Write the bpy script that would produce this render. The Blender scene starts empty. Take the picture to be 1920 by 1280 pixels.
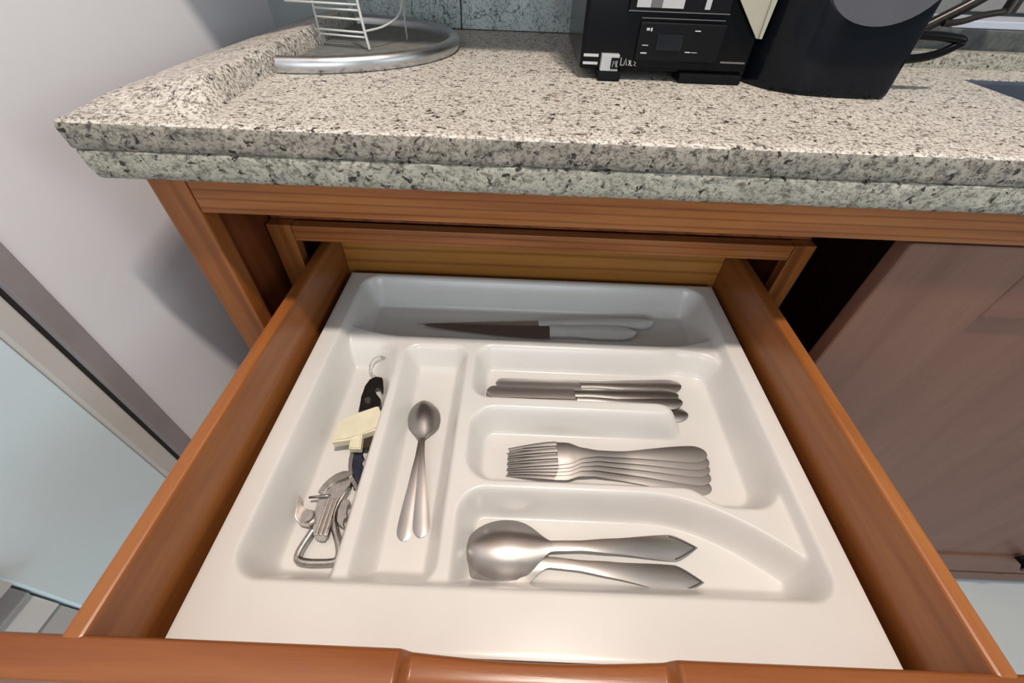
import bpy, bmesh, math, random
import numpy as np
from mathutils import Vector, Matrix, noise

random.seed(7)
S = bpy.context.scene
COL = S.collection
ZO = 0.80            # height of the cutlery tray's rim above the floor; shapes below are written relative to that rim

# ------------------------------------------------------------------ camera, world, lights, exposure
cam_d = bpy.data.cameras.new('camera')
cam = bpy.data.objects.new('camera', cam_d)
COL.objects.link(cam)
cam_d.sensor_width = 36.0
cam_d.lens = 777.86 / 1920 * 36.0
cam_d.clip_start = 0.01
p, y, r = 0.7868, -0.0027, 0.0392
fwd = Vector((math.sin(y) * math.cos(p), math.cos(y) * math.cos(p), -math.sin(p)))
r0 = Vector((math.cos(y), -math.sin(y), 0))
u0 = r0.cross(fwd)
right = math.cos(r) * r0 + math.sin(r) * u0
up = -math.sin(r) * r0 + math.cos(r) * u0
M = Matrix((right, up, -fwd)).transposed().to_4x4()
M.translation = Vector((0.2409, -0.0548, 0.3677 + ZO))
cam.matrix_world = M
S.camera = cam

w = bpy.data.worlds.new('world')
S.world = w
w.use_nodes = True
w.node_tree.nodes['Background'].inputs[0].default_value = (0.84, 0.96, 1.0, 1)
w.node_tree.nodes['Background'].inputs[1].default_value = 0.33


def area_lamp(name, loc, target, size, power, color):
    d = bpy.data.lights.new(name, 'AREA')
    d.shape = 'DISK'
    d.size = size
    d.energy = power
    d.color = color
    o = bpy.data.objects.new(name, d)
    COL.objects.link(o)
    o.location = (loc[0], loc[1], loc[2] + ZO)
    t = Vector((target[0], target[1], target[2] + ZO))
    o.rotation_euler = (t - o.location).to_track_quat('-Z', 'Y').to_euler()
    return o


area_lamp('ceiling_lamp', (0.46, -0.05, 1.62), (0.2, 0.2, 0.0), 0.08, 12.2, (1.0, 0.88, 0.76))
area_lamp('ceiling_lamp', (0.39, -0.05, 1.62), (0.2, 0.2, 0.0), 0.08, 9.2, (1.0, 0.88, 0.76))
wl_ = area_lamp('added_front_fill', (0.25, -2.3, 0.70), (0.25, 0.3, -0.05), 1.5, 23.0, (0.84, 0.94, 1.0))  # added soft fill behind the camera, lifts the tray's rear and cabinet fronts
wl_.data.shape = 'RECTANGLE'
wl_.data.size_y = 1.1
wr_ = area_lamp('added_side_fill', (2.6, -0.9, 0.95), (-0.2, 0.2, 0.1), 1.2, 9.0, (0.88, 0.95, 1.0))  # added soft fill from the right, brightens the left wall
wr_.data.shape = 'RECTANGLE'
wr_.data.size_y = 1.1

S.view_settings.view_transform = 'Standard'
S.view_settings.look = 'None'
S.view_settings.gamma = 1.0
S.view_settings.use_curve_mapping = False
S.view_settings.exposure = 0.0


# ------------------------------------------------------------------ materials
def new_mat(name):
    m = bpy.data.materials.new(name)
    m.use_nodes = True
    nt = m.node_tree
    return m, nt, nt.nodes['Principled BSDF']


def N(nt, typ, **kw):
    n = nt.nodes.new(typ)
    for k, v in kw.items():
        if k in n.inputs:
            n.inputs[k].default_value = v
        else:
            setattr(n, k, v)
    return n


def ramp(nt, fac, stops):
    n = nt.nodes.new('ShaderNodeValToRGB')
    e = n.color_ramp.elements
    while len(e) < len(stops):
        e.new(0.5)
    for el, (pos, c) in zip(e, stops):
        el.position = pos
        el.color = (*c, 1)
    nt.links.new(fac, n.inputs[0])
    return n.outputs[0]


def mix(nt, fac, a, b, mode='MIX'):
    n = nt.nodes.new('ShaderNodeMix')
    n.data_type = 'RGBA'
    n.blend_type = mode
    for sock, v in ((n.inputs[0], fac), (n.inputs[6], a), (n.inputs[7], b)):
        if isinstance(v, (int, float)):
            sock.default_value = v
        elif isinstance(v, tuple):
            sock.default_value = (*v, 1)
        else:
            nt.links.new(v, sock)
    return n.outputs[2]


def coords(nt, scale=(1, 1, 1), loc=(0, 0, 0)):
    g = nt.nodes.new('ShaderNodeNewGeometry')
    mp = nt.nodes.new('ShaderNodeMapping')
    mp.inputs['Scale'].default_value = scale
    mp.inputs['Location'].default_value = loc
    tc = nt.nodes.new('ShaderNodeTexCoord')
    nt.links.new(tc.outputs['Object'], mp.inputs[0])
    return mp.outputs[0]


def noise_tex(nt, vec, scale, detail=4, rough=0.6, distort=0.0):
    n = N(nt, 'ShaderNodeTexNoise', Scale=scale, Detail=detail, Roughness=rough, Distortion=distort)
    nt.links.new(vec, n.inputs['Vector'])
    return n.outputs[0]


def bump(nt, b, height, strength=0.3, dist=0.002):
    n = N(nt, 'ShaderNodeBump', Strength=strength, Distance=dist)
    nt.links.new(height, n.inputs['Height'])
    nt.links.new(n.outputs[0], b.inputs['Normal'])


def plain(name, color, rough=0.5, metal=0.0, var=0.06, scale=40, coat=0.0, spec=0.5):
    m, nt, b = new_mat(name)
    v = coords(nt)
    f = noise_tex(nt, v, scale, 3)
    c = ramp(nt, f, [(0.3, tuple(x * (1 - var) for x in color)), (0.7, tuple(min(1, x * (1 + var)) for x in color))])
    nt.links.new(c, b.inputs['Base Color'])
    b.inputs['Roughness'].default_value = rough
    b.inputs['Metallic'].default_value = metal
    b.inputs['Coat Weight'].default_value = coat
    b.inputs['Specular IOR Level'].default_value = spec
    return m


def wood(name, axis, dark, mid, light, rough=0.38, grain=1.0, ring=1.0, lines=0.75):
    """grain lines run along the given axis"""
    m, nt, b = new_mat(name)
    st = {'x': (0.06, 1, 1), 'y': (1, 0.06, 1), 'z': (1, 1, 0.06)}[axis]
    v = coords(nt, st, (0.37, 0.11, 0.05))
    big = noise_tex(nt, v, 34 * ring, 3, 0.5, 0.4)
    fine = noise_tex(nt, v, 420 * grain, 4, 0.7)
    wv = N(nt, 'ShaderNodeTexWave', Scale=16 * ring, Distortion=5.0, Detail=3.0)
    wv.wave_type = 'BANDS'
    wv.bands_direction = 'Z' if axis == 'x' else 'DIAGONAL'
    if axis == 'x':
        wv.inputs['Distortion'].default_value = 2.2
    wv.inputs['Detail Scale'].default_value = 1.2
    nt.links.new(v, wv.inputs['Vector'])
    c = ramp(nt, big, [(0.25, dark), (0.5, mid), (0.75, light)])
    c2 = ramp(nt, wv.outputs[1], [(0.0, (0.60, 0.52, 0.45)), (0.22, (1, 1, 1)), (1.0, (1, 1, 1))])
    c3 = ramp(nt, fine, [(0.35, (0.84, 0.8, 0.76)), (0.6, (1, 1, 1))])
    c = mix(nt, lines, c, c2, 'MULTIPLY')
    c = mix(nt, 0.55, c, c3, 'MULTIPLY')
    nt.links.new(c, b.inputs['Base Color'])
    b.inputs['Roughness'].default_value = rough
    bump(nt, b, fine, 0.08, 0.001)
    return m


W_D, W_M, W_L = (0.205, 0.062, 0.014), (0.305, 0.101, 0.0235), (0.385, 0.147, 0.039)
wood_x = wood('pine_along_width', 'x', W_D, W_M, W_L, ring=2.2, lines=0.8)
wood_y = wood('pine_along_depth', 'y', W_D, W_M, W_L, 0.34, lines=0.3)
wood_z = wood('pine_upright', 'z', W_D, W_M, W_L)
wood_gold = wood('pine_golden', 'x', (0.27, 0.11, 0.02), (0.36, 0.15, 0.03), (0.44, 0.2, 0.05))
wood_front = wood('reddish_front_wood', 'x', (0.18, 0.052, 0.015), (0.265, 0.084, 0.023), (0.33, 0.115, 0.034), 0.3, ring=1.4, lines=0.35)
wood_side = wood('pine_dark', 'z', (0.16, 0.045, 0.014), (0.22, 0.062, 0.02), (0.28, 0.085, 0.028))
D_D, D_M, D_L = (0.165, 0.078, 0.052), (0.185, 0.09, 0.061), (0.205, 0.102, 0.07)
door_z = wood('door_wood_upright', 'z', D_D, D_M, D_L, 0.5, 0.8, 0.5, 0.15)
door_x = wood('door_wood_across', 'x', D_D, D_M, D_L, 0.5, 0.8, 0.5, 0.15)

white_plastic, nt, b = new_mat('white_tray_plastic')
v = coords(nt)
f = noise_tex(nt, v, 14, 2)
nt.links.new(ramp(nt, f, [(0.3, (0.68, 0.665, 0.645)), (0.7, (0.715, 0.70, 0.68))]), b.inputs['Base Color'])
b.inputs['Roughness'].default_value = 0.26
b.inputs['Specular IOR Level'].default_value = 0.55
bump(nt, b, noise_tex(nt, v, 55, 1), 0.04, 0.002)


def granite(name, light, mid, grey, dark, speck=1.0, black=0.62, bumpy=0.5):
    m, nt, b = new_mat(name)
    v = coords(nt)
    vs = coords(nt, (0.85, 1, 1))
    cloud = noise_tex(nt, v, 9, 4, 0.6)
    grain = noise_tex(nt, vs, 400 * speck, 6, 0.75, 0.2)
    blot = noise_tex(nt, vs, 170 * speck, 5, 0.68, 0.5)
    blk = noise_tex(nt, vs, 190 * speck, 3, 0.6, 0.4)
    vor = N(nt, 'ShaderNodeTexVoronoi', Scale=130 * speck)
    vor.feature = 'F1'
    nt.links.new(vs, vor.inputs['Vector'])
    base = ramp(nt, cloud, [(0.3, mid), (0.62, light)])
    base = mix(nt, 0.5, base, ramp(nt, vor.outputs['Color'], [(0.2, mid), (0.8, light)]))
    g = ramp(nt, grain, [(0.40, (0, 0, 0)), (0.53, (1, 1, 1))])
    base = mix(nt, g, grey, base)
    bl = ramp(nt, blot, [(0.33, (1, 1, 1)), (0.45, (0, 0, 0))])
    base = mix(nt, bl, base, tuple(0.55 * x for x in grey))
    k = ramp(nt, blk, [(black, (0, 0, 0)), (black + 0.05, (1, 1, 1))])
    base = mix(nt, k, base, dark)
    nt.links.new(base, b.inputs['Base Color'])
    b.inputs['Roughness'].default_value = 0.42
    bump(nt, b, grain, bumpy, 0.0015)
    return m


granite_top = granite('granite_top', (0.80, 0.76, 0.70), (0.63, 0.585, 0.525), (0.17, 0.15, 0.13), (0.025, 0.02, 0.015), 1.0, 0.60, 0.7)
granite_rough_shaded = granite('granite_rough_shaded_edge', (0.42, 0.38, 0.32), (0.30, 0.27, 0.225), (0.11, 0.097, 0.082), (0.02, 0.017, 0.013), 0.8, 0.59, 1.0)  # rough edge, with the shade on the slab's front put into its darker colour
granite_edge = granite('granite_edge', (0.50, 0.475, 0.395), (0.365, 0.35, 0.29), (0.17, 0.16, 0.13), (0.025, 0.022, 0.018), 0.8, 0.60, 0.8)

tile_mat, nt, b = new_mat('crackled_grey_tile')
v = coords(nt, (1, 1, 0.8))
cl = noise_tex(nt, v, 30, 5, 0.65)
vo = N(nt, 'ShaderNodeTexVoronoi', Scale=60.0)
vo.feature = 'DISTANCE_TO_EDGE'
dn = N(nt, 'ShaderNodeTexNoise', Scale=45.0, Detail=4.0)
nt.links.new(v, dn.inputs['Vector'])
vv = mix(nt, 0.06, v, dn.outputs[1])
nt.links.new(vv, vo.inputs['Vector'])
c = ramp(nt, cl, [(0.3, (0.26, 0.30, 0.30)), (0.7, (0.44, 0.49, 0.48))])
gate = ramp(nt, noise_tex(nt, v, 24, 2), [(0.45, (0, 0, 0)), (0.55, (1, 1, 1))])
crk = ramp(nt, vo.outputs['Distance'], [(0.012, (1, 1, 1)), (0.04, (0, 0, 0))])
crk = mix(nt, 1.0, crk, gate, 'MULTIPLY')
c = mix(nt, crk, c, (0.012, 0.013, 0.013))
spk = ramp(nt, noise_tex(nt, v, 300, 3), [(0.36, (0.35, 0.37, 0.37)), (0.5, (1, 1, 1))])
c = mix(nt, 0.8, c, spk, 'MULTIPLY')
nt.links.new(c, b.inputs['Base Color'])
b.inputs['Roughness'].default_value = 0.4

slate = plain('dark_slate', (0.085, 0.09, 0.085), 0.6, 0, 0.45, 70)
slate_disc = plain('dark_stone_disc', (0.15, 0.155, 0.145), 0.7, 0, 0.25, 120)
wall_paint = plain('wall_paint', (0.79, 0.785, 0.83), 0.6, 0, 0.015, 6)
trim_grey = plain('grey_trim', (0.30, 0.27, 0.28), 0.5, 0, 0.06, 20)
seal_black = plain('black_rubber', (0.015, 0.012, 0.013), 0.6)
leaf_blue = plain('pale_blue_gloss', (0.72, 0.86, 0.93), 0.3, 0, 0.03, 5, 0.2)
leaf_paint = plain('leaf_paint', (0.60, 0.58, 0.56), 0.4, 0, 0.03, 8)
slat_white = plain('white_slat', (0.62, 0.63, 0.63), 0.32, 0, 0.03, 20)
slat_grey = plain('grey_slat', (0.42, 0.42, 0.42), 0.3, 0, 0.03, 20)
floor_mat = plain('pale_floor', (0.62, 0.63, 0.62), 0.4, 0, 0.05, 4)
kick_grey = plain('grey_kick', (0.22, 0.23, 0.25), 0.5)


def steel(name, color, rough=0.27, stretch=(1, 1, 1), amount=0.1):
    m, nt, b = new_mat(name)
    v = coords(nt, stretch)
    f = noise_tex(nt, v, 160, 4, 0.6)
    nt.links.new(ramp(nt, f, [(0.3, tuple(x * (1 - amount) for x in color)), (0.7, color)]), b.inputs['Base Color'])
    rr = N(nt, 'ShaderNodeMapRange')
    rr.inputs['To Min'].default_value = rough * 0.85
    rr.inputs['To Max'].default_value = rough * 1.2
    nt.links.new(f, rr.inputs['Value'])
    nt.links.new(rr.outputs[0], b.inputs['Roughness'])
    b.inputs['Metallic'].default_value = 1.0
    return m


steel_spoon = steel('brushed_steel', (0.40, 0.38, 0.37), 0.36, (0.15, 1, 1), 0.03)
steel_knife = steel('polished_steel', (0.44, 0.415, 0.40), 0.33, (0.15, 1, 1), 0.03)
steel_blade = steel('dark_blade_steel', (0.42, 0.395, 0.385), 0.33, (0.1, 1, 1), 0.05)
steel_blade.node_tree.nodes['Principled BSDF'].inputs['Metallic'].default_value = 0.85
steel_fork = steel('fork_steel', (0.31, 0.29, 0.28), 0.48, (0.15, 1, 1), 0.04)
steel_opener = steel('zinc_plated', (0.55, 0.53, 0.50), 0.28, (1, 1, 1), 0.25)
rim_metal = steel('brushed_rim', (0.60, 0.61, 0.63), 0.36, (0.3, 0.3, 1), 0.2)
wire_mat = plain('white_coated_wire', (0.55, 0.56, 0.54), 0.35)
black_gloss = plain('glossy_black', (0.004, 0.004, 0.005), 0.2, 0, 0.1, 20, 0.0, 0.14)
black_jug = plain('black_jug', (0.004, 0.005, 0.008), 0.16, 0, 0.15, 12, 0.0, 0.2)
black_matte = plain('matte_black', (0.005, 0.005, 0.006), 0.45, spec=0.12)
jug_grey = plain('grey_smoked_panel', (0.085, 0.085, 0.10), 0.3)
screen_mat = plain('dark_screen', (0.012, 0.013, 0.017), 0.1, spec=0.3)
silver_plastic = plain('silver_plastic', (0.42, 0.42, 0.42), 0.35)
silver_dark = plain('dark_silver_plastic', (0.12, 0.11, 0.11), 0.35)
mark_white = plain('printed_white', (0.5, 0.5, 0.5), 0.5)
card_cream = plain('cream_card', (0.36, 0.35, 0.275), 0.6)
navy = plain('navy_handle', (0.018, 0.022, 0.040), 0.25, 0, 0.3, 90)
dark_metal = steel('dark_hook_metal', (0.16, 0.15, 0.15), 0.3)
brown_black = plain('brown_black', (0.03, 0.02, 0.012), 0.4)
cream_plastic = plain('cream_plastic', (0.74, 0.69, 0.52), 0.42, 0, 0.08, 60)
white_handle = plain('white_knife_handle', (0.68, 0.69, 0.67), 0.3, 0, 0.02, 60)
sink_blue = plain('blue_grey_sink', (0.12, 0.145, 0.2), 0.3)
bronze = plain('dark_bronze', (0.05, 0.045, 0.042), 0.3, 0.7, 0.15, 60)
pale_sill = plain('pale_sill', (0.55, 0.58, 0.68), 0.3)
window_frame_mat = plain('grey_window_frame', (0.22, 0.21, 0.21), 0.4)
brown_ledge = plain('brown_grey_ledge', (0.16, 0.14, 0.13), 0.5, 0, 0.2, 60)

clear_plastic, nt, b = new_mat('clear_plastic')
b.inputs['Base Color'].default_value = (0.97, 0.97, 0.96, 1)
b.inputs['Transmission Weight'].default_value = 1.0
b.inputs['Roughness'].default_value = 0.12
b.inputs['IOR'].default_value = 1.35
pane_mat, nt, b = new_mat('window_glass')
b.inputs['Base Color'].default_value = (0.95, 0.97, 1.0, 1)
b.inputs['Transmission Weight'].default_value = 1.0
b.inputs['Roughness'].default_value = 0.02


# ------------------------------------------------------------------ object helpers (coordinates relative to the tray rim)
def shade(me, smooth):
    if smooth:
        me.polygons.foreach_set('use_smooth', [True] * len(me.polygons))


def link(name, bm, mat, parent=None, origin=None, smooth=False, auto=None):
    """bm holds coordinates relative to the tray rim; the object gets its own origin."""
    if parent is not None:
        base = parent['_base']
    else:
        if origin is None:
            xs = [v.co for v in bm.verts]
            origin = (sum(c.x for c in xs) / len(xs), sum(c.y for c in xs) / len(xs), min(c.z for c in xs))
        base = origin
    bmesh.ops.translate(bm, vec=-Vector(base), verts=bm.verts)
    bmesh.ops.recalc_face_normals(bm, faces=bm.faces)
    me = bpy.data.meshes.new(name)
    bm.to_mesh(me)
    bm.free()
    if isinstance(mat, (list, tuple)):
        for mm in mat:
            me.materials.append(mm)
    else:
        me.materials.append(mat)
    shade(me, smooth)
    if auto is not None:
        me.polygons.foreach_set('use_smooth', [True] * len(me.polygons))
        ang = math.radians(auto)
        bm2 = bmesh.new()
        bm2.from_mesh(me)
        for e in bm2.edges:
            if len(e.link_faces) == 2 and e.calc_face_angle(0) > ang:
                e.smooth = False
        for f2 in bm2.faces:            # broad flat faces keep their own normal
            if f2.calc_area() > 0.003:
                f2.smooth = False
        bm2.to_mesh(me)
        bm2.free()
    o = bpy.data.objects.new(name, me)
    COL.objects.link(o)
    o['_base'] = list(base)
    if parent is not None:
        o.parent = parent
        o['_base'] = list(base)
    else:
        o.location = (base[0], base[1], base[2] + ZO)
    return o


def empty(name, base, label, cat, group=None):
    o = bpy.data.objects.new(name, None)
    COL.objects.link(o)
    o.empty_display_size = 0.02
    o['_base'] = list(base)
    o.location = (base[0], base[1], base[2] + ZO)
    tag(o, label, cat, group)
    return o


def tag(o, label=None, cat=None, group=None, kind=None):
    if label:
        o['label'] = label
    if cat:
        o['category'] = cat
    if group:
        o['group'] = group
    if kind:
        o['kind'] = kind
    return o


def box(bm, x0, x1, y0, y1, z0, z1, bev=0.0, seg=2):
    r = bmesh.ops.create_cube(bm, size=1)
    vs = r['verts']
    for v in vs:
        v.co = Vector(((x0 + x1) / 2 + v.co.x * (x1 - x0), (y0 + y1) / 2 + v.co.y * (y1 - y0), (z0 + z1) / 2 + v.co.z * (z1 - z0)))
    if bev > 0:
        es = {e for v in vs for e in v.link_edges}
        bmesh.ops.bevel(bm, geom=list(es), offset=bev, segments=seg, affect='EDGES', profile=0.6)
    return bm


def B(*a, **k):
    return box(bmesh.new(), *a, **k)


def tube(bm, pts, rad, closed=False, n=10, caps=True):
    """round bar along a list of points; rad is a number or one per point"""
    pts = [Vector(q) for q in pts]
    m = len(pts)
    rads = rad if isinstance(rad, (list, tuple)) else [rad] * m
    rings = []
    up_ = Vector((0, 0, 1))
    prev = None
    for i, q in enumerate(pts):
        a = pts[(i - 1) % m] if (closed or i > 0) else q
        c = pts[(i + 1) % m] if (closed or i < m - 1) else q
        t = (c - a).normalized()
        if prev is None:
            s = t.cross(up_)
            if s.length < 1e-3:
                s = t.cross(Vector((1, 0, 0)))
        else:
            s = prev - t * prev.dot(t)
        s.normalize()
        prev = s
        u_ = s.cross(t)
        rings.append([bm.verts.new(q + (s * math.cos(k * 2 * math.pi / n) + u_ * math.sin(k * 2 * math.pi / n)) * rads[i]) for k in range(n)])
    for i in range(m if closed else m - 1):
        A, C = rings[i], rings[(i + 1) % m]
        for k in range(n):
            bm.faces.new((A[k], A[(k + 1) % n], C[(k + 1) % n], C[k]))
    if not closed and caps:
        bm.faces.new(rings[0][::-1])
        bm.faces.new(rings[-1])
    return bm


def smooth_path(pts, it=2, closed=False):
    pts = [Vector(q) for q in pts]
    for _ in range(it):
        out = [] if closed else [pts[0]]
        n = len(pts)
        for i in range(n if closed else n - 1):
            a, c = pts[i], pts[(i + 1) % n]
            out += [a * 0.75 + c * 0.25, a * 0.25 + c * 0.75]
        if not closed:
            out.append(pts[-1])
        pts = out
    return pts


def prism(poly, z0, z1, bev=0.0, rounds=0):
    """extrude an outline (x, y) between two heights; z may be functions of (x, y)"""
    if rounds:
        poly = [(q.x, q.y) for q in smooth_path([(a, c, 0) for a, c in poly], rounds, True)]
    f0 = z0 if callable(z0) else (lambda a, c: z0)
    f1 = z1 if callable(z1) else (lambda a, c: z1)
    bm = bmesh.new()
    lo = [bm.verts.new((a, c, f0(a, c))) for a, c in poly]
    hi = [bm.verts.new((a, c, f1(a, c))) for a, c in poly]
    n = len(poly)
    ft = bm.faces.new(hi)
    fb = bm.faces.new(lo[::-1])
    for i in range(n):
        bm.faces.new((lo[i], lo[(i + 1) % n], hi[(i + 1) % n], hi[i]))
    if bev:
        es = list(ft.edges)
        bmesh.ops.bevel(bm, geom=es, offset=bev, segments=2, affect='EDGES')
    bmesh.ops.triangulate(bm, faces=[f for f in bm.faces if len(f.verts) > 4])
    return bm


def sstep(a, c, x):
    t = min(1, max(0, (x - a) / (c - a)))
    return t * t * (3 - 2 * t)


def lerp_tab(tab, x):
    for (a, fa), (c, fc) in zip(tab, tab[1:]):
        if x <= c:
            t = (x - a) / (c - a) if c > a else 0
            t = min(1, max(0, t))
            t = t * t * (3 - 2 * t) * 0.5 + t * 0.5
            return fa + (fc - fa) * t
    return tab[-1][1]


def sheet(us, width, zc, dish, thick, nv=10, cy=None):
    """flat-ware body along +x: half width, centre height, crosswise dish (edge lower by dish) and thickness given as functions of u"""
    bm = bmesh.new()
    top, bot = [], []
    for u in us:
        wv, z, d, t = width(u), zc(u), dish(u), thick(u)
        c0 = cy(u) if cy else 0.0
        rt, rb = [], []
        for k in range(nv + 1):
            s = -1 + 2 * k / nv
            zz = z - d * s * s
            te = t * (0.35 + 0.65 * math.sqrt(max(0, 1 - s ** 4)))
            rt.append(bm.verts.new((u, c0 + s * wv, zz)))
            rb.append(bm.verts.new((u, c0 + s * wv, zz - te)))
        top.append(rt)
        bot.append(rb)
    n = len(us)
    for i in range(n - 1):
        for k in range(nv):
            bm.faces.new((top[i][k], top[i + 1][k], top[i + 1][k + 1], top[i][k + 1]))
            bm.faces.new((bot[i][k], bot[i][k + 1], bot[i + 1][k + 1], bot[i + 1][k]))
        bm.faces.new((top[i][0], bot[i][0], bot[i + 1][0], top[i + 1][0]))
        bm.faces.new((top[i][nv], top[i + 1][nv], bot[i + 1][nv], bot[i][nv]))
    for i in (0, n - 1):
        for k in range(nv):
            bm.faces.new((top[i][k], top[i][k + 1], bot[i][k + 1], bot[i][k]))
    return bm


def lin(a, c, n):
    return [a + (c - a) * i / (n - 1) for i in range(n)]


def cosl(a, c, n):
    return [a + (c - a) * (0.5 - 0.5 * math.cos(math.pi * i / (n - 1))) for i in range(n)]


# ------------------------------------------------------------------ the setting
def structure(name, bm, mat, parent=None, label=None, **k):
    o = link(name, bm, mat, parent, **k)
    if parent is None:
        o['kind'] = 'structure'
    if label:
        o['label'] = label
    return o


structure('floor', B(-1.2, 2.6, -1.6, 0.9, -0.84, -0.80), floor_mat, origin=(0, 0, -0.80))

WT = math.radians(5.0)            # the left wall runs a little off square


def wl(yy, off=0.0):              # a point of the left wall's face at depth yy, moved off the face by off
    return (-0.18 + (yy - 0.30) * math.tan(WT) + off, yy)


def wall_slab(y0, y1, z0, z1, o0, o1, bev=0.0):
    bm = bmesh.new()
    q = [(*wl(y0, o0),), (*wl(y1, o0),), (*wl(y1, o1),), (*wl(y0, o1),)]
    lo = [bm.verts.new((a, c, z0)) for a, c in q]
    hi = [bm.verts.new((a, c, z1)) for a, c in q]
    bm.faces.new(hi)
    bm.faces.new(lo[::-1])
    for i in range(4):
        bm.faces.new((lo[i], lo[(i + 1) % 4], hi[(i + 1) % 4], hi[i]))
    if bev:
        bmesh.ops.bevel(bm, geom=list(bm.edges), offset=bev, segments=4, affect='EDGES')
    return bm


def wall_ring(y0, y1, z0, z1, holes_y, hz0, hz1, o0, o1):
    bm = bmesh.new()
    for part in (wall_slab(holes_y[1], y1, z0, z1, o0, o1), wall_slab(y0, holes_y[0], z0, z1, o0, o1),
                 wall_slab(holes_y[0], holes_y[1], hz1, z1, o0, o1)):
        me = bpy.data.meshes.new('t')
        part.to_mesh(me)
        part.free()
        bm.from_mesh(me)
        bpy.data.meshes.remove(me)
    return bm


# left wall with the opening of a low door
structure('wall_left', wall_ring(-1.6, 0.80, -0.80, 1.70, (-0.30, 0.232), -0.80, 0.182, -0.10, 0.0), wall_paint, origin=(-0.18, 0.3, -0.8))
dr = structure('door_1', wall_slab(0.043, 0.1845, -0.78, 0.135, -0.055, -0.006, 0.002), leaf_blue, origin=(-0.2, 0.2, -0.8))
structure('leaf_frame', wall_slab(0.1850, 0.2078, -0.78, 0.1595, -0.055, -0.004, 0.003), leaf_paint, dr)
structure('leaf_frame', wall_slab(-0.28, 0.1848, 0.1355, 0.1595, -0.055, -0.004, 0.003), leaf_paint, dr)
structure('door_casing', wall_slab(0.2105, 0.2325, -0.80, 0.184, -0.06, 0.0015, 0.001), trim_grey, dr)
structure('door_casing', wall_slab(-0.30, 0.2103, 0.1625, 0.184, -0.06, 0.0015, 0.001), trim_grey, dr)
structure('door_seal', wall_slab(0.2080, 0.2103, -0.80, 0.1622, -0.06, -0.0035), seal_black, dr)
structure('door_seal', wall_slab(-0.30, 0.2079, 0.1600, 0.1622, -0.06, -0.0035), seal_black, dr)
# stepped horizontal slats next to the leaf
for i, (za, zb, tilt, mt) in enumerate([(-0.062, -0.012, 0.016, slat_grey), (-0.096, -0.064, 0.004, slat_grey), (-0.135, -0.098, 0.003, slat_white),
                                        (-0.172, -0.137, 0.004, slat_grey), (-0.210, -0.174, 0.003, slat_white)]):
    bm = wall_slab(-0.25, 0.041, za, zb, -0.055, -0.012, 0.0)
    for v in bm.verts:
        if v.co.z < (za + zb) / 2 and v.co.x > wl(v.co.y)[0] - 0.03:
            v.co.x += tilt
    structure('door_slat', bm, mt, dr)

wall_back = structure('wall_back', B(-0.30, 2.6, 0.725, 0.80, -0.80, 1.70), plain('back_wall_paint', (0.26, 0.28, 0.28), 0.6), origin=(0.5, 0.725, -0.8))
# tiles of the splashback
tx = [-0.02 + 0.166 * i for i in range(5)]
for j, (za, zb) in enumerate([(0.2565, 0.305), (0.3065, 0.42)]):
    for i in range(4):
        structure('tile', B(tx[i] + 0.0007, tx[i + 1] - 0.0007, 0.708, 0.7245, za, zb, bev=0.0008, seg=1), tile_mat, wall_back)

# ------------------------------------------------------------------ window ledge behind the sink
win = structure('window_1', B(0.86, 1.60, 0.700, 0.7245, 0.300, 0.90, bev=0.002), window_frame_mat, origin=(1.2, 0.7, 0.3))
structure('window_pane', B(0.915, 1.55, 0.694, 0.6995, 0.335, 0.86), pane_mat, win)
structure('window_sill', B(0.80, 1.60, 0.640, 0.700, 0.2885, 0.2965, bev=0.001), pale_sill, win)
structure('trim_1', B(0.72, 1.60, 0.632, 0.7245, 0.2565, 0.2880, bev=0.001), slate, origin=(1.1, 0.66, 0.2555))
structure('trim_2', B(0.70, 1.60, 0.590, 0.6315, 0.2560, 0.2660, bev=0.0015), brown_ledge, origin=(1.1, 0.6, 0.2555))

# ------------------------------------------------------------------ countertop
CT, CM, CB = 0.2555, 0.2345, 0.2105
ctop = empty('countertop', (0.5, 0.5, CB), 'speckled beige granite countertop with thick double edge above the open drawer', 'countertop')


def edge_run(prof, x0, x1, step, jit, seed):
    """profile in (y, z) swept along x with small rough chips"""
    bm = bmesh.new()
    rows = []
    n = int((x1 - x0) / step)
    for i in range(n + 1):
        xx = x0 + (x1 - x0) * i / n
        row = []
        for k, (py, pz) in enumerate(prof):
            q = Vector((xx * 70, py * 120 + seed, pz * 120))
            a = noise.noise(q) * jit
            c = noise.noise(q * 2.7 + Vector((5, 3, 1))) * jit * 0.6
            e = 0 if k in (0, len(prof) - 1) else 1
            row.append(bm.verts.new((xx, py + (a + c) * e, pz + (c - a) * 0.4 * e)))
        rows.append(row)
    for A, C in zip(rows, rows[1:]):
        for k in range(len(prof) - 1):
            bm.faces.new((A[k], C[k], C[k + 1], A[k + 1]))
    bm.faces.new(rows[0])
    bm.faces.new(rows[-1][::-1])
    return bm


SX0, SX1, SY0, SY1 = 0.750, 1.45, 0.30, 0.520      # sink cut-out


def join_into(bm, other):
    me = bpy.data.meshes.new('t')
    other.to_mesh(me)
    other.free()
    bm.from_mesh(me)
    bpy.data.meshes.remove(me)
    return bm


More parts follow.
